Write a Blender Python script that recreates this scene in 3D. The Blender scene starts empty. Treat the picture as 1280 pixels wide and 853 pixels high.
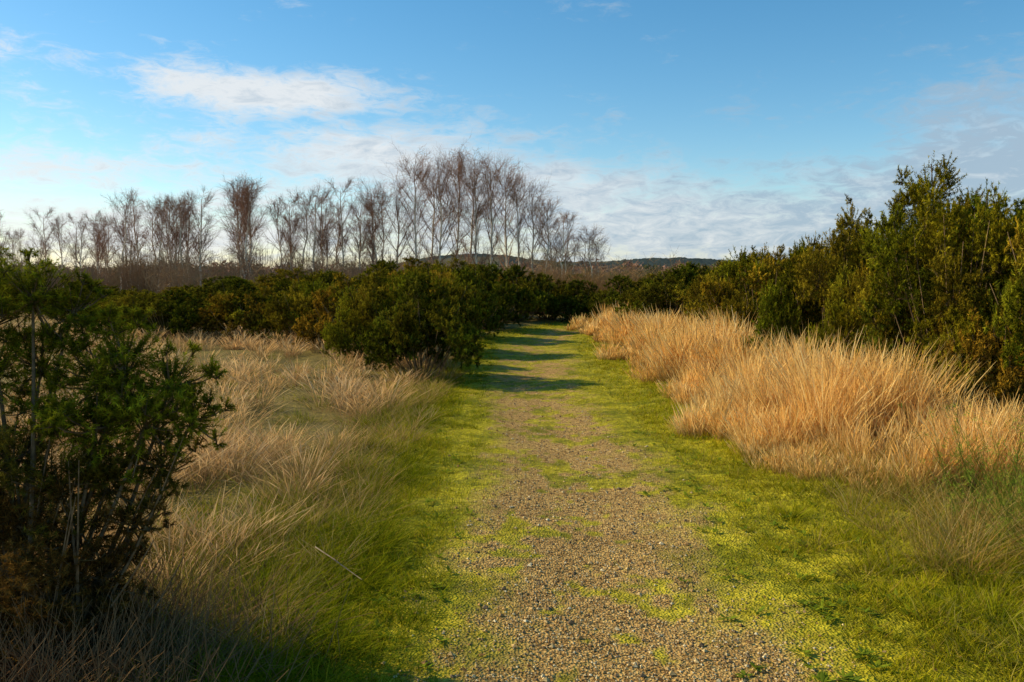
import bpy, math, numpy as np
from mathutils import Vector
rng = np.random.default_rng(7)
scene = bpy.context.scene
scene.view_settings.view_transform = 'Standard'
scene.view_settings.look = 'None'
scene.view_settings.exposure = 0

# ---------------------------------------------------------------- noise
def _hash(ix, iy, s):
    h = (ix.astype(np.int64) * 374761393 + iy.astype(np.int64) * 668265263 + s * 1442695041) & 0x7fffffff
    h = ((h ^ (h >> 13)) * 1274126177) & 0x7fffffff
    h = h ^ (h >> 16)
    return (h & 0xffff) / 65535.0
def vnoise(x, y, s=0):
    ix = np.floor(x); iy = np.floor(y); fx = x - ix; fy = y - iy
    fx = fx * fx * (3 - 2 * fx); fy = fy * fy * (3 - 2 * fy)
    a = _hash(ix, iy, s); b = _hash(ix + 1, iy, s); c = _hash(ix, iy + 1, s); d = _hash(ix + 1, iy + 1, s)
    return (a * (1 - fx) + b * fx) * (1 - fy) + (c * (1 - fx) + d * fx) * fy
def fbm(x, y, s=0, o=4):
    r = 0; a = .5; t = 0
    for i in range(o):
        r = r + a * vnoise(x, y, s + i * 17); t += a; a *= .5; x = x * 2.03; y = y * 2.03
    return r / t
def sstep(a, b, x):
    t = np.clip((x - a) / (b - a), 0, 1); return t * t * (3 - 2 * t)
def lerp(a, b, t): return a + (b - a) * t

# ---------------------------------------------------------------- layout functions
def pcx(y):
    return 0.42 + 0.02 * np.clip(y - 18, 0, 14) ** 2 + 0.06 * np.sin(y * .35)
def height(x, y):
    d = x - pcx(y)
    off = sstep(.9, 2.2, np.abs(d))
    far = sstep(40, 120, np.hypot(x, y))
    h = .015 * (fbm(x * 2.5, y * 2.5, 3) - .5)
    h = h + off * (.14 * (fbm(x * .5, y * .5, 5) - .4) + .10 * (fbm(x * 1.7, y * 1.7, 9, 3) - .5) + .05)
    h = h - .03 * (1 - sstep(0, .9, np.abs(d)))
    return h * (1 - far) + far * 1.2 * (fbm(x * .01, y * .01, 11) - .5)
def gravel(x, y):
    d = np.abs(x - pcx(y))
    n = fbm(x * 1.6, y * .9, 21) - .5
    n2 = fbm(x * 7, y * 5, 23) - .5
    g = 1 - sstep(.36, .98, d + n * .7 + n2 * .6)
    m = fbm(x * 2.6 + 9, y * 1.6, 31, 3) * .42 + fbm(x * 9, y * 7, 33, 4) * .58 - .018 + .06 * sstep(4, 9, y) + .07 * sstep(11, 20, y)
    moss = sstep(.52, .62, m)
    return np.clip(g * (1 - .9 * moss), 0, 1)
C = lambda *a: np.array(a, float)
def ground_col(x, y):
    g = gravel(x, y)[..., None]
    d = x - pcx(y)
    n = fbm(x * 3, y * 3, 41)[..., None]; n2 = fbm(x * .7, y * .7, 43)[..., None]
    n3 = fbm(x * 14, y * 14, 47)[..., None]
    moss = lerp(C(.19, .19, .008), C(.50, .41, .02), sstep(.3, .7, n * .5 + n3 * .5))
    soil = lerp(C(.10, .07, .03), C(.27, .18, .07), n)
    off = np.maximum(sstep(1.45, 2.1, -d), sstep(2.0, 2.8, d))[..., None]
    c = lerp(moss, soil, off * .8)
    far = sstep(25, 60, np.hypot(x, y))[..., None]
    c = lerp(c, lerp(C(.15, .11, .04), C(.26, .19, .06), n2), far)
    gc = lerp(C(.35, .215, .08), C(.56, .38, .145), n * .6 + n3 * .4)
    return lerp(c, gc, g), g[..., 0]

# ---------------------------------------------------------------- mesh helpers
class Acc:
    def __init__(s): s.v = []; s.c = []; s.f = []; s.m = []; s.n = 0
    def add(s, v, f, c, mat=0):
        v = np.asarray(v, float).reshape(-1, 3)
        s.v.append(v); s.c.append(np.broadcast_to(c, (len(v), 3)))
        s.f.append(np.asarray(f) + s.n); s.m.append(mat); s.n += len(v)
    def mesh(s, name, mats, smooth=False, extra=None):
        v = np.concatenate(s.v); c = np.concatenate(s.c)
        me = bpy.data.meshes.new(name)
        me.vertices.add(len(v)); me.vertices.foreach_set('co', v.astype(np.float32).ravel())
        loops = np.concatenate([f.ravel() for f in s.f]).astype(np.int32)
        tot = np.concatenate([np.full(len(f), f.shape[1]) for f in s.f])
        mi = np.concatenate([np.full(len(f), m) for f, m in zip(s.f, s.m)]).astype(np.int32)
        st = np.concatenate([[0], np.cumsum(tot)[:-1]]).astype(np.int32)
        me.loops.add(len(loops)); me.loops.foreach_set('vertex_index', loops)
        me.polygons.add(len(tot)); me.polygons.foreach_set('loop_start', st)
        me.polygons.foreach_set('material_index', mi)
        me.polygons.foreach_set('use_smooth', np.full(len(tot), smooth))
        me.update(calc_edges=True)
        a = me.color_attributes.new('Col', 'FLOAT_COLOR', 'POINT')
        a.data.foreach_set('color', np.concatenate([c, np.ones((len(c), 1))], 1).astype(np.float32).ravel())
        if extra is not None:
            b = me.attributes.new('mask', 'FLOAT', 'POINT'); b.data.foreach_set('value', extra.astype(np.float32).ravel())
        for m in mats: me.materials.append(m)
        print('MESH', name, len(tot))
        return me
def obj(name, me, loc=(0, 0, 0), rz=0, sc=(1, 1, 1), parent=None):
    o = bpy.data.objects.new(name, me); scene.collection.objects.link(o)
    o.location = loc; o.rotation_euler = (0, 0, rz); o.scale = sc
    if parent: o.parent = parent
    return o

def blades(acc, P, h, w, az, lean, curve, c0, c1, seg=3, prof=None, mat=0):
    n = len(P); t = np.linspace(0, 1, seg + 1)
    if prof is None: prof = 1 - .92 * t ** 1.4
    d = np.stack([np.cos(az), np.sin(az)], 1)
    k = lean[:, None] * t + curve[:, None] * t ** 2
    zz = t[None] * (1 - .35 * np.clip(curve, 0, 1)[:, None] * t[None]) / np.sqrt(1 + (lean[:, None] * .8) ** 2)
    cen = np.zeros((n, seg + 1, 3))
    cen[:, :, 0] = P[:, None, 0] + d[:, None, 0] * h[:, None] * k
    cen[:, :, 1] = P[:, None, 1] + d[:, None, 1] * h[:, None] * k
    cen[:, :, 2] = P[:, None, 2] + h[:, None] * zz
    fa = rng.uniform(0, math.pi, n); s = np.stack([np.cos(fa), np.sin(fa), np.zeros(n)], 1)
    off = s[:, None] * (w[:, None] * prof[None] * .5)[..., None]
    V = np.stack([cen - off, cen + off], 2)
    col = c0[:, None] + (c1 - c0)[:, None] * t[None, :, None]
    col = np.repeat(col[:, :, None], 2, 2)
    b = (np.arange(n) * (seg + 1) * 2)[:, None] + (np.arange(seg) * 2)[None]
    F = np.stack([b, b + 1, b + 3, b + 2], -1).reshape(-1, 4)
    acc.add(V, F, col.reshape(-1, 3), mat)

def tubes(acc, A, B, ra, rb, ca, cb, sides=3, mat=0):
    A = np.asarray(A, float); B = np.asarray(B, float); n = len(A)
    d = B - A; L = np.linalg.norm(d, axis=1, keepdims=True) + 1e-9; d = d / L
    ref = np.where(np.abs(d[:, 2:3]) > .8, C(1, 0, 0), C(0, 0, 1))
    u = np.cross(d, ref); u /= np.linalg.norm(u, axis=1, keepdims=True); v = np.cross(d, u)
    a = np.arange(sides) / sides * 2 * math.pi
    ring = u[:, None] * np.cos(a)[None, :, None] + v[:, None] * np.sin(a)[None, :, None]
    V = np.stack([A[:, None] + ring * np.asarray(ra)[:, None, None], B[:, None] + ring * np.asarray(rb)[:, None, None]], 1)
    i = np.arange(sides); j = (i + 1) % sides
    F = np.stack([i, j, j + sides, i + sides], 1)[None] + (np.arange(n) * 2 * sides)[:, None, None]
    col = np.stack([np.repeat(np.broadcast_to(ca, (n, 3))[:, None], sides, 1), np.repeat(np.broadcast_to(cb, (n, 3))[:, None], sides, 1)], 1)
    acc.add(V, F.reshape(-1, 4), col.reshape(-1, 3), mat)

# ---------------------------------------------------------------- materials
def new_mat(name):
    m = bpy.data.materials.new(name); m.use_nodes = True
    nt = m.node_tree; nt.nodes.clear(); return m, nt, nt.nodes, nt.links
def foliage_mat(name, trans=.35, varsc=3.0):
    m, nt, N, L = new_mat(name)
    out = N.new('ShaderNodeOutputMaterial'); at = N.new('ShaderNodeAttribute'); at.attribute_name = 'Col'
    src = at.outputs['Color']
    if varsc:
        geo = N.new('ShaderNodeNewGeometry')
        no = N.new('ShaderNodeTexNoise'); no.inputs['Scale'].default_value = varsc; no.inputs['Detail'].default_value = 1
        L.new(geo.outputs['Position'], no.inputs['Vector'])
        mr = N.new('ShaderNodeMapRange'); mr.inputs[1].default_value = .3; mr.inputs[2].default_value = .7
        mr.inputs[3].default_value = .65; mr.inputs[4].default_value = 1.35; L.new(no.outputs['Fac'], mr.inputs[0])
        mx = N.new('ShaderNodeVectorMath'); mx.operation = 'SCALE'
        L.new(src, mx.inputs[0]); L.new(mr.outputs[0], mx.inputs['Scale']); src = mx.outputs[0]
    p = N.new('ShaderNodeBsdfDiffuse'); L.new(src, p.inputs['Color'])
    last = p
    if trans > 0:
        tr = N.new('ShaderNodeBsdfTranslucent'); L.new(src, tr.inputs['Color'])
        ms = N.new('ShaderNodeMixShader'); ms.inputs[0].default_value = trans
        L.new(p.outputs[0], ms.inputs[1]); L.new(tr.outputs[0], ms.inputs[2]); last = ms
    L.new(last.outputs[0], out.inputs['Surface']); return m
M_grass = foliage_mat('grass_blades', .35, 0)
M_straw = foliage_mat('dry_grass', .38, 0)
M_gorse = foliage_mat('gorse_spines', .2, 2.2)
M_bark = foliage_mat('woody_bark', 0, 30.0)
M_twig = foliage_mat('bare_twigs', 0, 0)
M_wood = foliage_mat('distant_foliage', .2, .3)
M_stone = foliage_mat('pebble_stone', 0, 90.0)

m, nt, N, L = new_mat('earth_and_gravel'); M_ground = m
out = N.new('ShaderNodeOutputMaterial'); p = N.new('ShaderNodeBsdfPrincipled'); p.inputs['Roughness'].default_value = .9
p.inputs['Specular IOR Level'].default_value = .1
at = N.new('ShaderNodeAttribute'); at.attribute_name = 'Col'; mk = N.new('ShaderNodeAttribute'); mk.attribute_name = 'mask'
geo = N.new('ShaderNodeNewGeometry')
vo = N.new('ShaderNodeTexVoronoi'); vo.inputs['Scale'].default_value = 70
no = N.new('ShaderNodeTexNoise'); no.inputs['Scale'].default_value = 25; no.inputs['Detail'].default_value = 5
for q in (vo, no): L.new(geo.outputs['Position'], q.inputs['Vector'])
sep = N.new('ShaderNodeSeparateColor'); L.new(vo.outputs['Color'], sep.inputs[0])
cr = N.new('ShaderNodeValToRGB'); L.new(sep.outputs[0], cr.inputs[0])
cr.color_ramp.elements[0].color = (.38, .32, .26, 1); cr.color_ramp.elements[1].color = (1.5, 1.45, 1.25, 1)
e = cr.color_ramp.elements.new(.5); e.color = (1.0, .9, .72, 1)
nr = N.new('ShaderNodeMapRange'); nr.inputs[1].default_value = .3; nr.inputs[2].default_value = .7; nr.inputs[3].default_value = .5; nr.inputs[4].default_value = 1.4
L.new(no.outputs['Fac'], nr.inputs[0])
mixc = N.new('ShaderNodeMix'); mixc.data_type = 'RGBA'
L.new(mk.outputs['Fac'], mixc.inputs[0]); L.new(nr.outputs[0], mixc.inputs[6]); L.new(cr.outputs[0], mixc.inputs[7])
mul = N.new('ShaderNodeVectorMath'); mul.operation = 'MULTIPLY'
L.new(at.outputs['Color'], mul.inputs[0]); L.new(mixc.outputs[2], mul.inputs[1]); L.new(mul.outputs[0], p.inputs['Base Color'])
hs = N.new('ShaderNodeMath'); hs.operation = 'ADD'; L.new(vo.outputs['Distance'], hs.inputs[0]); L.new(no.outputs['Fac'], hs.inputs[1])
bu = N.new('ShaderNodeBump'); bu.inputs['Strength'].default_value = .8; bu.inputs['Distance'].default_value = .014
L.new(hs.outputs[0], bu.inputs['Height']); L.new(bu.outputs[0], p.inputs['Normal']); L.new(p.outputs[0], out.inputs['Surface'])

# ---------------------------------------------------------------- ground sheets
def axis(lo, hi, step, far, g=1.16):
    a = list(np.arange(lo, hi + 1e-6, step)); s = step; x = hi
    while x < far: s *= g; x += s; a.append(x)
    return a
ax = axis(-.5, 5, .05, 4500); axn = axis(.5, 4, .05, 4500)
xs = np.array([-q for q in axn[::-1]] + [q for q in ax if q > -.45])
xs = np.unique(np.round(xs, 4))
ys = np.array([-q for q in axis(2, 3, .5, 1500, 1.5)[::-1]] + [-1, 0, 1, 2] + axis(2.1, 13, .05, 4800, 1.08)); ys = np.unique(ys)
def sheet(name, X, Y, dz):
    Z = height(X, Y) + dz; c, g = ground_col(X, Y); ny, nx = X.shape
    acc = Acc(); i = (np.arange(ny - 1) * nx)[:, None] + np.arange(nx - 1)[None]
    F = np.stack([i, i + 1, i + nx + 1, i + nx], -1).reshape(-1, 4)
    acc.add(np.stack([X, Y, Z], -1), F, c.reshape(-1, 3))
    return obj(name, acc.mesh(name, [M_ground], True, g))
X, Y = np.meshgrid(xs, ys); sheet('ground', X, Y, 0)
yy = np.concatenate([np.arange(1.0, 14, .025), np.arange(14, 32, .08)])
tt = np.linspace(-1, 1, 81); T, Y = np.meshgrid(tt, yy)
X = pcx(Y) + T * (1.02 + .1 * (fbm(Y * 1.3, T * 0 + np.sign(T) * 3, 77) - .5)); sheet('gravel_path', X, Y, .006)

# pebbles on path
def sy(n, y0, y1, p):
    u = rng.random(n); q = 1 - p
    return (y0 ** q + u * (y1 ** q - y0 ** q)) ** (1 / q)
n = 60000; y = sy(n, 2.6, 14, 1.7); x = pcx(y) + rng.uniform(-1.1, 1.1, n)
keep = rng.random(n) < gravel(x, y) * .8 * (.5 + fbm(x * 3, y * 2, 88)) + .02; x = x[keep]; y = y[keep]; n = len(x)
octv = np.array([[1, 0, 0], [0, 1, 0], [-1, 0, 0], [0, -1, 0], [0, 0, .75], [0, 0, -.6]])
octf = np.array([[0, 1, 4], [1, 2, 4], [2, 3, 4], [3, 0, 4], [1, 0, 5], [2, 1, 5], [3, 2, 5], [0, 3, 5]])
r = rng.lognormal(math.log(.0042), .48, n).clip(.002, .020)
V = octv[None] * rng.uniform(.65, 1.25, (n, 6, 3)) * r[:, None, None]
a = rng.uniform(0, 6.28, n); ca, sa = np.cos(a)[:, None], np.sin(a)[:, None]
V = np.stack([V[..., 0] * ca - V[..., 1] * sa, V[..., 0] * sa + V[..., 1] * ca, V[..., 2]], -1)
V = V + np.stack([x, y, height(x, y) + .007 + r * .25], 1)[:, None]
pal = np.array([[.54, .36, .15], [.62, .45, .21], [.38, .22, .085], [.20, .14, .08], [.66, .54, .32], [.54, .32, .11]])
col = pal[rng.integers(0, 6, n)] * rng.uniform(.7, 1.15, (n, 1))
acc = Acc(); acc.add(V, (octf[None] + (np.arange(n) * 6)[:, None, None]).reshape(-1, 3), np.repeat(col, 6, 0).reshape(-1, 3))
obj('path_gravel_stones', acc.mesh('path_gravel_stones', [M_stone]))

# ---------------------------------------------------------------- grasses
def colmix(n, cols, wts, v=.2):
    cols = np.array(cols); k = rng.choice(len(cols), n, p=np.array(wts) / sum(wts))
    return cols[k] * rng.uniform(1 - v, 1 + v, (n, 1))
def P3(x, y, dz=0): return np.stack([x, y, height(x, y) + dz], 1)
lod = lambda y, w: np.maximum(w, .00055 * y)

# short mossy turf on verges
acc = Acc(); n = 200000
y = sy(n, 2.5, 30, 1.45); x = pcx(y) + rng.uniform(-1.75, 2.5, n)
g = gravel(x, y); dens = (1 - g) ** 1.5 * (.12 + 1.0 * sstep(.40, .62, fbm(x * 6, y * 6, 51)))
k = rng.random(n) < dens; x = x[k]; y = y[k]; n = len(x); d = x - pcx(y)
edge = sstep(.7, 1.7, np.abs(d)); pn = fbm(x * 1.4, y * 1.4, 53)
h = rng.uniform(.010, .032, n) * (1 + 1.6 * edge) * (.5 + pn)
yg = colmix(n, [[.42, .37, .010], [.30, .31, .008], [.54, .44, .02], [.48, .33, .08]], [4, 3, 4, 1.2]) * (.55 + .9 * fbm(x * 2, y * 2, 57))[:, None]
blades(acc, P3(x, y), h, lod(y, .0036) * rng.uniform(.8, 1.6, n), rng.uniform(0, 6.28, n), rng.uniform(.1, .9, n), rng.uniform(0, .6, n), yg * .65, yg * 1.2, 1, np.array([1, .15]))
obj('verge_turf', acc.mesh('verge_turf', [M_grass]))

def tuss(nt, per, xf, y0, y1, p, rad, hr, w, lean, curve, cols, wts, acc, seg=3, base=.6, tip=1.1, prof=None, dens=None, wind=(.0, .0), hvar=.45, hfun=None):
    ty = sy(nt, y0, y1, p); tx = xf(ty, rng.random(nt))
    if dens is not None:
        k = rng.random(nt) < dens(tx, ty); tx = tx[k]; ty = ty[k]
    nt = len(tx); th = (1 - hvar * .5 + hvar * 1.6 * (fbm(tx * 1.1, ty * 1.1, 66) - .5) + rng.uniform(-.25, .25, nt)).clip(.3, 1.4); tc = colmix(nt, cols, wts, .3)
    if hfun is not None: th = th * hfun(tx, ty)
    pw = rng.uniform(.4, 1, nt); tw = rng.normal(0, .12, (nt, 2))
    i = np.repeat(np.arange(nt), per); n = len(i)
    kk = rng.random(n) < pw[i]; i = i[kk]; n = len(i)
    a = rng.uniform(0, 6.28, n); rr = np.sqrt(rng.random(n)); R = rad * rng.uniform(.6, 1.3, nt)[i]
    x = tx[i] + np.cos(a) * rr * R; y = ty[i] + np.sin(a) * rr * R
    ok = (y > 2.2) & (gravel(x, y) < .5); i = i[ok]; a = a[ok]; rr = rr[ok]; x = x[ok]; y = y[ok]; n = len(i)
    h = rng.uniform(hr[0], hr[1], n) * th[i]
    ln = lean * (.25 + rr) * rng.uniform(.3, 1.4, n)
    dx = np.cos(a) * ln + wind[0] + tw[i, 0] + rng.normal(0, .14, n); dy = np.sin(a) * ln + wind[1] + tw[i, 1] + rng.normal(0, .14, n)
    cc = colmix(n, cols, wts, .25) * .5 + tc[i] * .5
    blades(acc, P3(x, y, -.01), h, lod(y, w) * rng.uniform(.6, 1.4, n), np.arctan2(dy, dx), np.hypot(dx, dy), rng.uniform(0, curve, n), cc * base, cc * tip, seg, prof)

GREEN = [[.24, .27, .008], [.35, .35, .010], [.14, .19, .008], [.50, .41, .025]]
STRAWL = [[.74, .47, .20], [.64, .38, .15], [.86, .60, .31], [.44, .23, .09]]
STRAWR = [[.84, .51, .15], [.90, .61, .21], [.73, .39, .09], [.96, .74, .34], [.36, .20, .07]]
nearbush = lambda x, y: np.hypot((x + 2.0) / .85, (y - 3.3) / .8) < 1
acc = Acc()
# left verge
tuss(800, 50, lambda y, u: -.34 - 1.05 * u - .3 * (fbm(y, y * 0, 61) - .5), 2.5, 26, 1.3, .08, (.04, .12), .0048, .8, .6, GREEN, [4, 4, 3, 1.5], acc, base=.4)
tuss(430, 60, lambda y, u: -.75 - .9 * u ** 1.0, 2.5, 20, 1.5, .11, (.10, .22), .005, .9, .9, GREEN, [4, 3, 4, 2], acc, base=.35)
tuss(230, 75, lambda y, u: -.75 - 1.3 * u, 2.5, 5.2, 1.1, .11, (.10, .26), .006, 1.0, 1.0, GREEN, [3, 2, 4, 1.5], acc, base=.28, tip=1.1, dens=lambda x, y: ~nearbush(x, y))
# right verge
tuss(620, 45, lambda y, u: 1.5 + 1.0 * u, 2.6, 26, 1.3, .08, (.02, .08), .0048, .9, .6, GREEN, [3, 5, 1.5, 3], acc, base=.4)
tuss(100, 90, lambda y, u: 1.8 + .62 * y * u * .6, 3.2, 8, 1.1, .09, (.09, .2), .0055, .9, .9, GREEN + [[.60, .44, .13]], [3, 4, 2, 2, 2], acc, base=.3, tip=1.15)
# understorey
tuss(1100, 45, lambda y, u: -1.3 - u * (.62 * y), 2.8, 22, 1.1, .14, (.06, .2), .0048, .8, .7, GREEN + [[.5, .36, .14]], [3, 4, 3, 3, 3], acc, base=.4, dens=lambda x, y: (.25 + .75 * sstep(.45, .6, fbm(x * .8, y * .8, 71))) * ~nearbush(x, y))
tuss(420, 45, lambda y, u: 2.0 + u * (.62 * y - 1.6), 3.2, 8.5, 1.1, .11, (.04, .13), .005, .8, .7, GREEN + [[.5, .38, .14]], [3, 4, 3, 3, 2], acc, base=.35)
obj('green_verge_grass', acc.mesh('green_verge_grass', [M_grass]))

head = np.array([1, .65, .55, 1.9, .25])
acc = Acc()
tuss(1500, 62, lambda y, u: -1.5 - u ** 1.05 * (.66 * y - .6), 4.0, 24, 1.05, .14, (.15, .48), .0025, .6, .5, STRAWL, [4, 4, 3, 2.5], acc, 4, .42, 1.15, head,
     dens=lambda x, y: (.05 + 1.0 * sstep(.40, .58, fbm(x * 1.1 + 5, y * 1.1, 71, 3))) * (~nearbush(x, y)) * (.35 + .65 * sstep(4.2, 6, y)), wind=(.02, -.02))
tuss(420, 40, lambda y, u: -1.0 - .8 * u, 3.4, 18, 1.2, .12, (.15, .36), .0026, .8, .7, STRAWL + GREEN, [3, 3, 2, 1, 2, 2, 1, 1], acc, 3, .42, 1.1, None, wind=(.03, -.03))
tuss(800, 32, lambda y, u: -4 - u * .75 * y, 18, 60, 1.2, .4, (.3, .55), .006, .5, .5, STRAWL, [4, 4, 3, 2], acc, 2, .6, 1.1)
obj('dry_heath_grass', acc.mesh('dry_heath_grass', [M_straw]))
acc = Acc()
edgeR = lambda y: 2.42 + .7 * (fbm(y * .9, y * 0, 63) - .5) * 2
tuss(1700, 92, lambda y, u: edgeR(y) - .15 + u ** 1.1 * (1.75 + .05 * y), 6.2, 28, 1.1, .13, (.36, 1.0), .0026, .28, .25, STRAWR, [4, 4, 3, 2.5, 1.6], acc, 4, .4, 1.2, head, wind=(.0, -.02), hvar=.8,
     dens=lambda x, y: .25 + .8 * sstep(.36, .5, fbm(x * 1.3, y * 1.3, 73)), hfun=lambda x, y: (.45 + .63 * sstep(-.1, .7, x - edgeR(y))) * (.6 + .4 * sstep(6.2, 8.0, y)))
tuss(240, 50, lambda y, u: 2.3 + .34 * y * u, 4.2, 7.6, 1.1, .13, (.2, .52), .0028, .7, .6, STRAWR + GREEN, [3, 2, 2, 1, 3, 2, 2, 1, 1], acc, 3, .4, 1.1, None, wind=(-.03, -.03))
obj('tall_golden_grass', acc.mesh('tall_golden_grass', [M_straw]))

# ---------------------------------------------------------------- gorse
def unit(v): return v / (np.linalg.norm(v, axis=-1, keepdims=True) + 1e-9)
def clump_spines(acc, c, r, spL, spW, cover, col, tipcol, R):
    area = 4 * math.pi * r * r; n = int(cover * area / (.5 * spL * spW)); S = max(8, n // 42)
    d = unit(R.normal(size=(S, 3)) + C(0, 0, .25)); ln = R.uniform(.55, 1.25, S) * r
    s = R.integers(0, S, n); t = R.uniform(.25, 1, n) ** .7
    pos = c + d[s] * (ln[s] * t)[:, None] * C(1, 1, .8) + C(0, 0, .18) * (r * t ** 2)[:, None]
    o = unit(unit(R.normal(size=(n, 3))) * 1.0 + d[s] * .6)
    side = unit(np.cross(o, R.normal(size=(n, 3))))
    L_ = spL * R.uniform(.6, 1.3, n)[:, None]
    V = np.stack([pos - side * spW * .5, pos + side * spW * .5, pos + o * L_], 1)
    sc = R.uniform(.6, 1.4, S)[s][:, None]
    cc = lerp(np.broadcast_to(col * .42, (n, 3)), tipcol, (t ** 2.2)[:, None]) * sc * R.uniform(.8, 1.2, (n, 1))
    acc.add(V, np.arange(n * 3).reshape(-1, 3), np.repeat(cc[:, None], 3, 1).reshape(-1, 3), 0)
    m = max(4, S // 5)
    tubes(acc, np.repeat(c[None], m, 0) - C(0, 0, r * .3), c + d[:m] * ln[:m, None] * .9, np.full(m, .0035), np.full(m, .0015), C(.09, .06, .03), C(.10, .08, .03), 3, 1)
def curve_tube(acc, a, b, r0, r1, R, seg=5, sides=5, col=C(.16, .11, .06), mat=1, up=.25):
    a = np.asarray(a, float); b = np.asarray(b, float)
    ctrl = (a + b) / 2 + C(0, 0, -up * np.linalg.norm((b - a)[:2])) + R.normal(0, .03, 3) * np.linalg.norm(b - a)
    t = np.linspace(0, 1, seg + 1)[:, None]; Pn = (1 - t) ** 2 * a + 2 * t * (1 - t) * ctrl + t ** 2 * b
    rr = np.linspace(r0, r1, seg + 1); tubes(acc, Pn[:-1], Pn[1:], rr[:-1], rr[1:], col, col, sides, mat); return Pn
GR = {}
def gorse_mesh(seed, R0, H, nst, spL, spW, cover, hues, sprig=1.0):
    R = np.random.default_rng(seed); acc = Acc(); k0 = R0 / 1.3
    lobes = [(R.uniform(0, 6.28), R.uniform(.55, 1.1)) for _ in range(5)]
    for i in range(nst):
        az = i * 2.39996 + R.uniform(-.4, .4); f = ((i + .5) / nst) ** .5 * R.uniform(.85, 1.05)
        la, lh = min(lobes, key=lambda q: abs((q[0] - az + math.pi) % 6.283 - math.pi))
        z = H * math.sqrt(max(.04, 1 - .80 * f * f)) * (lh * .7 + .3) * R.uniform(.85, 1.03)
        tip = C(R0 * f * math.cos(az), R0 * f * math.sin(az), z)
        Pn = curve_tube(acc, C(tip[0] * .12, tip[1] * .12, 0), tip, .020 * H / 2, .006, R, up=.15)
        cb = hues[R.integers(len(hues))] * R.uniform(.65, 1.35)
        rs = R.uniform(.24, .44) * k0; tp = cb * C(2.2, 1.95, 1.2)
        c0 = tip - C(0, 0, rs * .8)
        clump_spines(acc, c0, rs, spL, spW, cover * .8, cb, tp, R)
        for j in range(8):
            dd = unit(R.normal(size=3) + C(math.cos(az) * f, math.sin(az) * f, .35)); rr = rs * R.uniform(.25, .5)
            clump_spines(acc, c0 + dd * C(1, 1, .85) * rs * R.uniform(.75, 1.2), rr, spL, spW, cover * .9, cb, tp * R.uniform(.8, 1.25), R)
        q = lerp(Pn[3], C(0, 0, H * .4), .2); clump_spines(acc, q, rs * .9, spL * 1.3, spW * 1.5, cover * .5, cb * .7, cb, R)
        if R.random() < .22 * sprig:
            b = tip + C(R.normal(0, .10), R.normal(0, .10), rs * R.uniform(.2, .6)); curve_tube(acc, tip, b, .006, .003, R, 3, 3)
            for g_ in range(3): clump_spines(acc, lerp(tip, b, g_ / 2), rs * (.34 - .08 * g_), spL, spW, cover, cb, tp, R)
    for i in range(int(nst * .7)):
        az = R.uniform(0, 6.28); f = R.uniform(.75, 1.0); rr = R.uniform(.22, .34) * k0
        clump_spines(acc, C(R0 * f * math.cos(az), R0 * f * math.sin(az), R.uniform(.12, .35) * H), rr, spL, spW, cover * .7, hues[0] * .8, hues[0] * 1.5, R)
    for i in range(30):   # bare woody stems showing low down
        az = R.uniform(0, 6.28); f = R.uniform(.5, 1.0); z = R.uniform(.35, .75) * H
        curve_tube(acc, C(R0 * .3 * f * math.cos(az), R0 * .3 * f * math.sin(az), 0), C(R0 * f * math.cos(az), R0 * f * math.sin(az), z), .010, .003, R, 5, 4, C(.30, .20, .11), 1, .2)
    me = acc.mesh('gorse_%d' % seed, [M_gorse, M_bark])
    co = np.concatenate(acc.v); GR[me.name] = (float(np.percentile(co[:, 2], 99.5)), R0)
    return me
GA = [C(.115, .125, .010), C(.165, .15, .012), C(.095, .115, .010), C(.15, .125, .014)]
GB = [C(.20, .13, .018), C(.17, .125, .014), C(.13, .12, .012)]
GC = [C(.15, .13, .013), C(.13, .13, .012), C(.18, .135, .015)]
GD = [C(.085, .095, .010), C(.115, .105, .012), C(.085, .085, .012)]
gm = [gorse_mesh(101, 1.3, 1.9, 22, .034, .0095, .5, GA, 1.2), gorse_mesh(102, 1.3, 1.8, 22, .034, .0095, .5, GA + GC, 1.0),
      gorse_mesh(103, 1.3, 1.8, 20, .05, .016, .55, GB), gorse_mesh(104, 1.3, 1.7, 20, .055, .018, .6, GD), gorse_mesh(105, 1.3, 2.2, 22, .030, .0085, .48, GA, 1.6)]
def gorse(x, y, R, H, k, rz=None):
    hh, r0 = GR[gm[k].name]; s = R / r0 * .95; sz = H / hh
    obj('gorse_bush', gm[k], (x, y, float(height(np.array(x * 1.), np.array(y * 1.))) - .03), rng.uniform(0, 6.28) if rz is None else rz, (s, s, sz))
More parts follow.
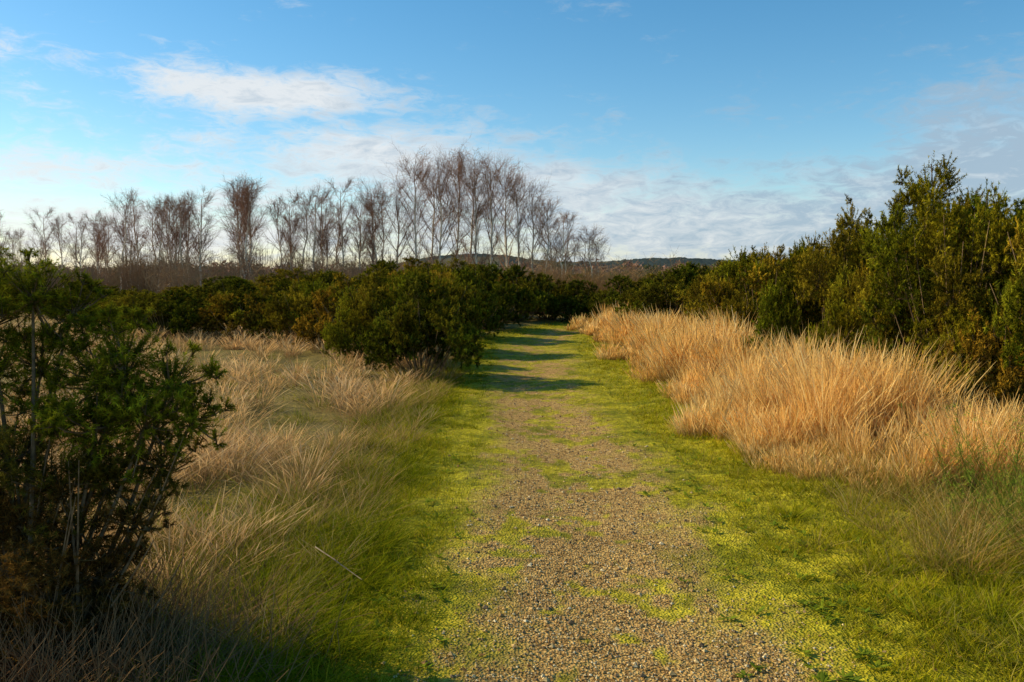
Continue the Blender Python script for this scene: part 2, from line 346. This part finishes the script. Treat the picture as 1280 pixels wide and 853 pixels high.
for a in [
    # right side
    (5.45, 10.4, 1.3, 2.85, 4), (6.3, 8.9, 1.3, 2.5, 1), (4.85, 12.8, 1.1, 2.5, 0), (6.6, 12.2, 1.4, 2.55, 1), (4.75, 15.6, 1.25, 2.1, 1),
    (6.3, 15.4, 1.5, 2.3, 0), (5.0, 18.4, 1.3, 2.0, 0), (7.5, 18.5, 1.7, 2.3, 2), (4.2, 22.0, 1.3, 1.8, 3), (6.3, 21.8, 1.6, 2.05, 1), (9.5, 15.5, 1.8, 2.6, 0),
    (8.7, 22.5, 1.8, 2.1, 3), (11.5, 20.5, 2.0, 2.5, 1), (5.4, 26.0, 1.6, 1.95, 3), (8.5, 28.0, 2.0, 2.0, 2), (8.1, 10.4, 1.5, 2.85, 0), (7.0, 7.4, 1.2, 2.4, 4), (4.85, 11.2, .8, 1.8, 1), (5.3, 9.2, .8, 1.6, 2),
    (3.9, 29.5, 1.4, 1.65, 3), (5.8, 31.5, 1.8, 1.8, 0), (2.5, 31.0, 1.3, 1.5, 3), (1.3, 31.8, 1.2, 1.6, 3), (12.5, 28, 2.2, 2.3, 0), (14, 36, 2.4, 2.1, 3), (9, 36, 2.4, 2.0, 1),
    # left side
    (-1.45, 13.7, .95, 1.62, 3), (-2.5, 15.8, .85, 1.4, 1), (-3.1, 18.2, 1.15, 1.6, 2), (-1.9, 18.4, 1.1, 1.7, 1), (-4.7, 20.3, 1.2, 1.5, 1), (-6.6, 21.5, 1.2, 1.4, 2), (-8.6, 21.5, 1.2, 1.25, 3), (-10.6, 23.5, 1.3, 1.2, 0), (-1.4, 22.4, 1.25, 1.8, 3), (-3.4, 23.6, 1.4, 1.8, 0),
    (-.9, 26.0, 1.4, 1.9, 3), (-3.0, 28.2, 1.7, 2.1, 2), (-5.4, 26.0, 1.5, 1.7, 3), (-8.4, 26.0, 1.5, 1.5, 3), (.2, 30.5, 1.5, 1.9, 3), (-2.4, 33, 1.8, 2.2, 0), (-7.5, 31, 2.0, 1.8, 0), (-12, 29.5, 1.7, 1.2, 2),
    (-5, 35, 2.1, 2.2, 3), (-12, 36, 2.3, 1.5, 3), (-17, 33, 1.9, 1.1, 3), (-10, 41, 2.3, 1.9, 2), (-20, 40, 2.4, 1.3, 3), (-25, 42, 2.6, 1.4, 2), (-1, 39, 2.2, 2.1, 2), (-15, 45, 2.6, 1.6, 3), (3, 41, 2.0, 1.7, 3), (-30, 47, 2.6, 1.6, 3)]:
    gorse(*a)

# foreground gorse, left
R = np.random.default_rng(55); acc = Acc(); base = C(-2.05, 3.55, 0)
cl = [(-2.02, 3.6, 1.56, .18), (-1.88, 3.66, 1.50, .13), (-2.18, 3.55, 1.49, .19), (-2.22, 3.6, 1.22, .2), (-2.05, 3.7, 1.27, .15),
      (-1.62, 3.55, 1.28, .18), (-1.45, 3.6, 1.20, .16), (-1.74, 3.6, 1.22, .19), (-1.37, 3.62, 1.04, .13), (-1.52, 3.5, 1.04, .19), (-1.72, 3.5, 1.02, .2), (-1.92, 3.55, 1.04, .16),
      (-1.50, 3.6, .84, .15), (-1.70, 3.55, .80, .19), (-1.88, 3.5, .80, .19), (-2.1, 3.55, .88, .2), (-1.60, 3.55, .61, .14), (-1.8, 3.5, .58, .19), (-2.02, 3.5, .6, .2), (-1.72, 3.5, .38, .18), (-1.9, 3.4, .34, .23), (-2.2, 3.6, .6, .22),
      (-2.5, 3.7, 1.55, .25), (-2.6, 3.7, 1.15, .3), (-2.5, 3.7, .8, .3), (-2.7, 3.8, .5, .3), (-2.3, 3.8, .4, .25), (-2.05, 3.3, .25, .25), (-1.65, 3.35, .16, .17), (-1.8, 3.15, .12, .17), (-2.1, 3.1, .12, .2), (-1.5, 3.3, .1, .12)]
for (x, y, z, r) in cl:
    c = C(x, y, z); Pn = curve_tube(acc, base + R.normal(0, .06, 3) * C(1, 1, 0), c, .016, .005, R, 6, 6, C(.17, .12, .07), up=.35)
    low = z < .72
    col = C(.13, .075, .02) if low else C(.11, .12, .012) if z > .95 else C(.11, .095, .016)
    tc = col * (C(2.6, 2.3, 1.2) if z > .9 else C(1.7, 1.5, 1.1))  # brighter tips on upper clumps: sunlit top painted into the spine colour
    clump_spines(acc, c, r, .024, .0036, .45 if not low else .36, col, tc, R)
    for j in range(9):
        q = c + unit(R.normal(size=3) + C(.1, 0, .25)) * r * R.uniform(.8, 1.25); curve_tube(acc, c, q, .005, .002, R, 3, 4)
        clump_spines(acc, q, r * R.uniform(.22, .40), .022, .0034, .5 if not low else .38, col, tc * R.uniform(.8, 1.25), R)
for j in range(30):
    a = base + R.normal(0, .15, 3) * C(1, .6, 0) + C(0, -.1, 0); q = a + C(R.normal(.1, .3), R.normal(-.05, .2), R.uniform(.4, 1.0)); curve_tube(acc, a, q, .009, .002, R, 5, 5, C(.20, .13, .07))
obj('gorse_bush', acc.mesh('gorse_foreground', [M_gorse, M_bark]))

# dead bracken / twigs under the bush
acc = Acc(); n = 6500
y = rng.normal(3.25, .38, n).clip(2.3, 5); x = -1.85 + rng.normal(0, .36, n)
A = P3(x, y); D = unit(np.stack([rng.normal(0, .6, n), rng.normal(0, .6, n), rng.uniform(.1, 1.1, n)], 1)) * rng.uniform(.08, .42, n)[:, None]
tubes(acc, A, A + D, np.full(n, .0024), np.full(n, .0009), colmix(n, [[.20, .11, .05], [.28, .15, .065], [.12, .07, .035]], [1, 1, 1]), C(.22, .13, .06), 3)
obj('dead_bracken_stems', acc.mesh('dead_bracken_stems', [M_twig]))
# fallen stick
acc = Acc(); pts = np.array([[-1.06, 4.50, .20], [-.96, 4.40, .18], [-.86, 4.33, .14], [-.76, 4.22, .12]])
tubes(acc, pts[:-1], pts[1:], np.array([.0035, .003, .0025]), np.array([.003, .0025, .0015]), C(.34, .26, .17), C(.34, .26, .17), 6)
tubes(acc, pts[1:2], pts[1:2] + C(.06, -.14, .03), np.array([.002]), np.array([.001]), C(.3, .22, .15), C(.3, .22, .15), 5)
obj('fallen_stick', acc.mesh('fallen_stick', [M_bark]))
# broad leaf weeds and dead leaves
acc = Acc()
def leaves(x, y, L_, W, az, tilt, col, dz):
    n = len(x); d = np.stack([np.cos(az) * np.cos(tilt), np.sin(az) * np.cos(tilt), np.sin(tilt)], 1); s = np.stack([-np.sin(az), np.cos(az), np.zeros(n)], 1)
    b = P3(x, y, dz); L_ = L_[:, None]; W = W[:, None]
    V = np.stack([b, b + d * L_ * .45 + s * W * .5, b + d * L_, b + d * L_ * .45 - s * W * .5], 1)
    V[:, 0, 2] += .002; acc.add(V, np.arange(n * 4).reshape(-1, 4), np.repeat(col, 4, 0))
nr_ = 150; cy = sy(nr_, 2.9, 9, 1.2); cx = np.where(rng.random(nr_) < .75, 1.6 + rng.normal(0, .3, nr_), -.6 + rng.normal(0, .2, nr_))
i = np.repeat(np.arange(nr_), 9); n = len(i)
leaves(cx[i] + rng.normal(0, .008, n), cy[i] + rng.normal(0, .008, n), rng.uniform(.025, .07, n), rng.uniform(.01, .024, n), rng.uniform(0, 6.28, n), rng.uniform(.05, .6, n), colmix(n, [[.18, .24, .02], [.27, .31, .02], [.14, .19, .02]], [2, 2, 1]), .014)
obj('broadleaf_weeds', acc.mesh('broadleaf_weeds', [M_grass])); acc = Acc()
n = 300; y = sy(n, 2.8, 12, 1.2); x = pcx(y) + rng.uniform(-1.3, 1.7, n)
leaves(x, y, rng.uniform(.015, .04, n), rng.uniform(.01, .022, n), rng.uniform(0, 6.28, n), rng.uniform(-.1, .5, n), colmix(n, [[.28, .15, .06], [.4, .26, .12], [.15, .08, .04]], [2, 1, 1]), .014)
obj('fallen_leaves', acc.mesh('fallen_leaves', [M_grass]))
# broom at right edge
acc = Acc(); R = np.random.default_rng(91)
for i in range(170):
    b = C(3.15 + R.normal(0, .22), 4.9 + R.normal(0, .4), 0); q = b + C(R.normal(-.05, .25), R.normal(0, .25), R.uniform(.35, .85))
    cc = C(.22, .27, .03) * R.uniform(.7, 1.4); Pn = curve_tube(acc, b, q, .003, .001, R, 5, 3, cc, 0, .1)
    for s_ in range(1, 6):
        m_ = 10; o = unit(R.normal(size=(m_, 3)) + unit(q - b) * 1.2); pp = Pn[s_] + R.normal(0, .02, (m_, 3)); side = unit(np.cross(o, R.normal(size=(m_, 3)))) * .002
        acc.add(np.stack([pp - side, pp + side, pp + o * .035], 1), np.arange(m_ * 3).reshape(-1, 3), cc * 1.1)
obj('broom_shrub', acc.mesh('broom_shrub', [M_grass]))

# ---------------------------------------------------------------- birches
def birch_mesh(seed, H, nl, spread, dens=1.0):
    R = np.random.default_rng(seed); acc = Acc(); K = 12; t = np.linspace(0, 1, K + 1)
    wob = np.cumsum(R.normal(0, .011 * H, (K + 1, 2)), 0) * .8; wob -= wob[0]
    T = np.stack([wob[:, 0], wob[:, 1], t * H], 1); r = .0100 * H * (1 - t) ** .7 + .010
    white = C(.80, .66, .48); brown = C(.30, .17, .105); tw = C(.33, .18, .115)
    ct = lerp(white, brown, sstep(.62, .95, t)[:, None])
    tubes(acc, T[:-1], T[1:], r[:-1], r[1:], ct[:-1], ct[1:], 6)
    segs = []
    def poly(a, d, L_, r0, n, upb, cr0, cr1):
        pts = [a]; d = d.copy()
        for q in range(n):
            d = unit(d + C(0, 0, upb) + R.normal(0, .10, 3)); pts.append(pts[-1] + d * L_ / n)
        rr = np.linspace(r0, r0 * .4, n + 1)
        for q in range(n): segs.append((pts[q], pts[q + 1], rr[q], rr[q + 1], cr0, cr1))
        return pts, d
    for i in range(nl):
        s = .2 + .78 * R.random() ** .8; a = np.array([np.interp(s, t, T[:, 0]), np.interp(s, t, T[:, 1]), s * H]); az = R.uniform(0, 6.28); el = R.uniform(.6, 1.15)
        prof_ = math.sin(math.pi * min(1, (s - .1) * 1.0)) ** .7 * .75 + .15
        L_ = H * spread * prof_ * R.uniform(.6, 1.15); d = C(math.cos(az) * math.cos(el), math.sin(az) * math.cos(el), math.sin(el))
        pts, dd = poly(a, d, L_, .0036 * H * (1.1 - s) + .008, 5, .10, C(.56, .43, .31) if R.random() < .4 else brown, brown)
        for j in range(int(10 * dens)):
            u = R.uniform(.2, 1) * 5; k = min(int(u), 4); q = pts[k] + (pts[k + 1] - pts[k]) * (u - k)
            d2 = unit(unit(pts[k + 1] - pts[k]) + R.normal(0, .5, 3)); p2, _ = poly(q, d2, L_ * R.uniform(.25, .5), .007, 3, .04, brown, tw)
            for l in range(7):
                k2 = R.integers(0, 3); q2 = p2[k2] + (p2[k2 + 1] - p2[k2]) * R.random()
                poly(q2, unit(d2 + R.normal(0, .6, 3)), L_ * R.uniform(.12, .3), .0046, 2, -.05, tw, tw)
    A, B, ra, rb, c0, c1 = map(np.array, zip(*segs)); tubes(acc, A, B, ra, rb, c0, c1, 3)
    return acc.mesh('birch_%d' % seed, [M_twig])
bm = [birch_mesh(1, 10, 40, .34), birch_mesh(2, 10, 36, .32), birch_mesh(3, 10, 36, .36), birch_mesh(4, 8, 28, .30, .9), birch_mesh(5, 8, 26, .32, .9), birch_mesh(6, 8, 28, .28, .9)]
for (x, y, H, k) in [(-6.7, 60, 9.6, 0), (-5.9, 62, 9.0, 1), (-4.9, 59, 9.3, 2), (-3.8, 61, 10.0, 0), (-2.4, 59, 9.5, 1), (-1.7, 60, 9.4, 2), (-.4, 62, 9.2, 0), (.6, 60, 8.3, 1), (1.5, 61, 7.8, 2), (-3.2, 64, 9.6, 1), (-8.2, 61, 8.1, 2), (-9.7, 60, 7.9, 1)]:
    s = H / 10.3; obj('birch_tree', bm[k], (x, y, -.2), rng.uniform(0, 6.28), (s, s, s))
row = bpy.data.objects.new('distant_birch_row', None); scene.collection.objects.link(row)
i = 0
for x in np.arange(-31, -9, .52):
    H = 7.7 + .4 * math.sin(x * .9) + rng.uniform(-1.3, .3) ; s = H / 8.3; k = 3 + rng.integers(0, 3); i += 1
    if x < -27.5: H *= .8; s *= .8
    obj('birch_%02d' % i, bm[k], (x + rng.uniform(-.4, .4), 61 + rng.uniform(-3, 5), -.2), rng.uniform(0, 6.28), (s, s, s), row)
for x in np.arange(-46, -34, .8):
    s = (6.4 + rng.uniform(-1.4, .4)) / 8; i += 1; obj('birch_%02d' % i, bm[3 + rng.integers(0, 3)], (x, 68 + rng.uniform(-3, 3), -.2), rng.uniform(0, 6.28), (s, s, s), row)
for x in np.arange(2.2, 6.3, .55):
    s = (6.3 - .55 * (x - 2) + rng.uniform(-.6, .5)) / 8; i += 1; obj('birch_%02d' % i, bm[3 + rng.integers(0, 3)], (x, 58 + rng.uniform(-2, 3), -.2), rng.uniform(0, 6.28), (s * 1.15, s * 1.15, s), row)

# bare scrub below the birches
acc = Acc()
def scrub(cx, cy, R0, H, n, col):
    az = rng.uniform(0, 6.28, n); f = np.sqrt(rng.random(n)); b = np.stack([cx + np.cos(az) * f * R0 * .5, cy + np.sin(az) * f * R0 * .5, np.zeros(n)], 1)
    q = b + np.stack([np.cos(az) * f * R0 * .6, np.sin(az) * f * R0 * .6, H * rng.uniform(.6, 1.05, n) * (1 - .3 * f)], 1) + rng.normal(0, .12, (n, 3))
    w = max(.006, .00018 * cy); tubes(acc, b, q, np.full(n, w * 1.3), np.full(n, w * .6), col * .8, col, 3)
    k = 4; qq = np.repeat(b + (q - b) * rng.uniform(.45, .95, (n, 1)), k, 0); e_ = qq + np.stack([rng.normal(0, .28, n * k), rng.normal(0, .28, n * k), rng.uniform(.1, .6, n * k)], 1)
    tubes(acc, qq, e_, np.full(n * k, w * .7), np.full(n * k, w * .4), col, col * 1.15, 3)
for x in np.arange(-42, 3, 1.0):
    yv = 51 + rng.uniform(-4, 6); scrub(x, yv, 1.6, rng.uniform(2.2, 4.4) if x < -3 else rng.uniform(2, 3.0), 125, lerp(C(.26, .16, .09), C(.40, .25, .13), rng.random()))
for x in np.arange(1, 9, 1.0):
    scrub(x, 46 + rng.uniform(-3, 4), 1.3, rng.uniform(1.8, 3.1), 120, lerp(C(.34, .20, .09), C(.44, .28, .12), rng.random()))
for x, yv in [(4.4, 33), (2.6, 36), (1.2, 37), (3.5, 37), (5.2, 36.5)]:
    scrub(x, yv, .9, 2.2, 160, C(.38, .21, .08))
obj('bare_scrub_thicket', acc.mesh('bare_scrub_thicket', [M_twig]))

# distant woodland: crowns of leaf-sized faces
acc = Acc()
def crowns(xs_, ys_, Hs, Rs, cols, per, sz):
    n = len(xs_); i = np.repeat(np.arange(n), per); m_ = len(i)
    d = unit(rng.normal(size=(m_, 3))) * (rng.random((m_, 1)) ** .4)
    pos = np.stack([xs_[i] + d[:, 0] * Rs[i], ys_[i] + d[:, 1] * Rs[i], Hs[i] * .55 + d[:, 2] * Hs[i] * .5 * rng.uniform(.8, 1.1, m_)], 1)
    V = pos[:, None] + rng.normal(0, 1, (m_, 3, 3)) * (sz * Rs[i])[:, None, None]
    acc.add(V, np.arange(m_ * 3).reshape(-1, 3), np.repeat(cols[i] * rng.uniform(.7, 1.3, (m_, 1)), 3, 0))
n = 300; xx = rng.uniform(-140, 150, n); y_ = rng.uniform(170, 260, n)
crowns(xx, y_, rng.uniform(2.6, 5.6, n) * (y_ / 210), rng.uniform(2, 4, n), colmix(n, [[.34, .19, .13], [.28, .17, .12], [.38, .23, .14], [.10, .11, .05]], [3, 3, 2, 2.5]), 240, .10)
n = 160; xx = rng.uniform(-90, 90, n); y_ = rng.uniform(90, 130, n)
crowns(xx, y_, rng.uniform(1.2, 2.4, n), rng.uniform(1.5, 3, n), colmix(n, [[.24, .15, .07], [.12, .12, .04], [.3, .2, .08]], [3, 2, 2]), 180, .10)
obj('distant_woodland', acc.mesh('distant_woodland', [M_wood]))

# hills
def ridge(name, x0, x1, y0, dep, hf, cf):
    X, Y = np.meshgrid(np.linspace(x0, x1, 900), np.linspace(0, 1, 28)); pr = np.sin(np.clip(Y * 1.0, 0, 1) * math.pi / 2)
    Z = hf(X) * pr + (fbm(X * .06, Y * 30, 5) - .5) * 5 * pr + (fbm(X * .25, Y * 60, 8, 2) - .5) * 5 * pr - 1
    acc = Acc(); ny, nx = X.shape; i = (np.arange(ny - 1) * nx)[:, None] + np.arange(nx - 1)[None]
    acc.add(np.stack([X, y0 + Y * dep, Z], -1), np.stack([i, i + 1, i + nx + 1, i + nx], -1).reshape(-1, 4), cf(X, Y).reshape(-1, 3))
    obj(name, acc.mesh(name, [M_wood], True))
gs = lambda x, c, w: np.exp(-((x - c) / w) ** 2)
ridge('distant_hill', -1500, 1700, 1300, 500, lambda X: 8 + 38 * gs(X, -90, 160) + 30 * gs(X, 330, 260) + 6 * fbm(X * .01, X * 0, 4),
      lambda X, Y: lerp(C(.055, .075, .075), C(.16, .14, .09), sstep(.45, .6, fbm(X * .012, Y * 4, 91))[..., None]))

# ---------------------------------------------------------------- sun and sky
EL = math.radians(31); SD = Vector((-.965, .26, 0)).normalized(); AZ = math.atan2(SD.x, SD.y)
to_sun = Vector((SD.x * math.cos(EL), SD.y * math.cos(EL), math.sin(EL)))
sd = bpy.data.lights.new('sun', 'SUN'); sd.energy = 5; sd.angle = math.radians(.5); sd.color = (1, .85, .55)
so = bpy.data.objects.new('sun', sd); scene.collection.objects.link(so); so.rotation_euler = to_sun.to_track_quat('Z', 'Y').to_euler(); so.location = (-20, 5, 20)

w = bpy.data.worlds.new('World'); scene.world = w; w.use_nodes = True; nt = w.node_tree; N = nt.nodes; L = nt.links; N.clear()
out = N.new('ShaderNodeOutputWorld'); bg = N.new('ShaderNodeBackground'); bg2 = N.new('ShaderNodeBackground'); ms = N.new('ShaderNodeMixShader')
sky = N.new('ShaderNodeTexSky'); sky.sky_type = 'NISHITA'; sky.sun_disc = False; sky.sun_elevation = EL; sky.sun_rotation = AZ % (2 * math.pi)
sky.air_density = 1.0; sky.dust_density = .3; sky.ozone_density = 2.2
hsv = N.new('ShaderNodeHueSaturation'); hsv.inputs['Saturation'].default_value = 1.32; hsv.inputs['Hue'].default_value = .490; L.new(sky.outputs[0], hsv.inputs['Color'])
L.new(hsv.outputs[0], bg.inputs['Color']); bg.inputs['Strength'].default_value = .15
tc = N.new('ShaderNodeTexCoord'); sx = N.new('ShaderNodeSeparateXYZ'); L.new(tc.outputs['Generated'], sx.inputs[0])
def mth(op, a, b=None, c=None, clamp=False):
    q = N.new('ShaderNodeMath'); q.operation = op; q.use_clamp = clamp
    for k, v in enumerate((a, b, c)):
        if v is None: continue
        if isinstance(v, (int, float)): q.inputs[k].default_value = v
        else: L.new(v, q.inputs[k])
    return q.outputs[0]
az = mth('ARCTAN2', sx.outputs[0], sx.outputs[1]); el = mth('ARCSINE', sx.outputs[2])
cb = N.new('ShaderNodeCombineXYZ'); L.new(mth('MULTIPLY', az, 4.5), cb.inputs[0]); L.new(mth('MULTIPLY', el, 13.0), cb.inputs[1])
def nz(scale, detail, rough, dist=0, w_=0):
    q = N.new('ShaderNodeTexNoise'); q.inputs['Scale'].default_value = scale; q.inputs['Detail'].default_value = detail; q.inputs['Roughness'].default_value = rough; q.inputs['Distortion'].default_value = dist
    mp = N.new('ShaderNodeMapping'); mp.inputs['Location'].default_value = (w_, w_ * 1.7, 0); mp.inputs['Rotation'].default_value = (0, 0, .12); L.new(cb.outputs[0], mp.inputs[0]); L.new(mp.outputs[0], q.inputs['Vector']); return q.outputs['Fac']
n1 = nz(1.6, 9, .62, .5, 3.1); n2 = nz(6.5, 8, .68, .6, 7.7)
def blob(a0, e0, ra, re, wt, tilt=0.0):
    da = mth('SUBTRACT', az, a0); de = mth('SUBTRACT', mth('SUBTRACT', el, e0), mth('MULTIPLY', da, tilt))
    r2 = mth('ADD', mth('POWER', mth('ABSOLUTE', mth('DIVIDE', da, ra)), 2.), mth('POWER', mth('ABSOLUTE', mth('DIVIDE', de, re)), 2.))
    return mth('MULTIPLY', mth('EXPONENT', mth('MULTIPLY', r2, -1.)), wt)
bl = [blob(-.30, .210, .15, .022, .75, -.02), blob(-.28, .195, .10, .018, .35), blob(-.57, .215, .10, .025, .55, .1), blob(-.50, .118, .16, .022, .5, 0), blob(0.02, .10, .36, .062, .80, -.12),
      blob(-.12, .155, .16, .022, .35, .05), blob(-.42, .05, .30, .05, .7), blob(.25, .03, .5, .05, .5), blob(.55, .17, .15, .09, .60, .35), blob(.5, .09, .18, .06, .6)]
s = bl[0]
for q in bl[1:]: s = mth('ADD', s, q)
dn = mth('ADD', s, mth('ADD', mth('MULTIPLY', mth('SUBTRACT', n1, .5), 1.6), mth('MULTIPLY', mth('SUBTRACT', n2, .5), 1.4)))
al = N.new('ShaderNodeMapRange'); al.interpolation_type = 'SMOOTHSTEP'; al.inputs[1].default_value = .18; al.inputs[2].default_value = .95; al.inputs[3].default_value = 0; al.inputs[4].default_value = .9
L.new(dn, al.inputs[0])
ccr = N.new('ShaderNodeMix'); ccr.data_type = 'RGBA'; ccr.inputs[6].default_value = (.84, .86, .87, 1); ccr.inputs[7].default_value = (.38, .50, .62, 1)
shade = mth('ADD', mth('MULTIPLY', az, 1.3), mth('ADD', .36, mth('MULTIPLY', mth('SUBTRACT', n2, .5), 2.4)), clamp=True)
L.new(shade, ccr.inputs[0]); L.new(ccr.outputs[2], bg2.inputs['Color']); bg2.inputs['Strength'].default_value = 1.0
L.new(al.outputs[0], ms.inputs[0]); L.new(bg.outputs[0], ms.inputs[1]); L.new(bg2.outputs[0], ms.inputs[2]); L.new(ms.outputs[0], out.inputs['Surface'])

# ---------------------------------------------------------------- camera
cd = bpy.data.cameras.new('camera'); cd.sensor_width = 36; cd.lens = 30; cd.clip_start = .05; cd.clip_end = 9000
co = bpy.data.objects.new('camera', cd); scene.collection.objects.link(co); co.location = (0, 0, 1.65)
co.rotation_euler = (math.radians(90 - 4.3), 0, 0); scene.camera = co
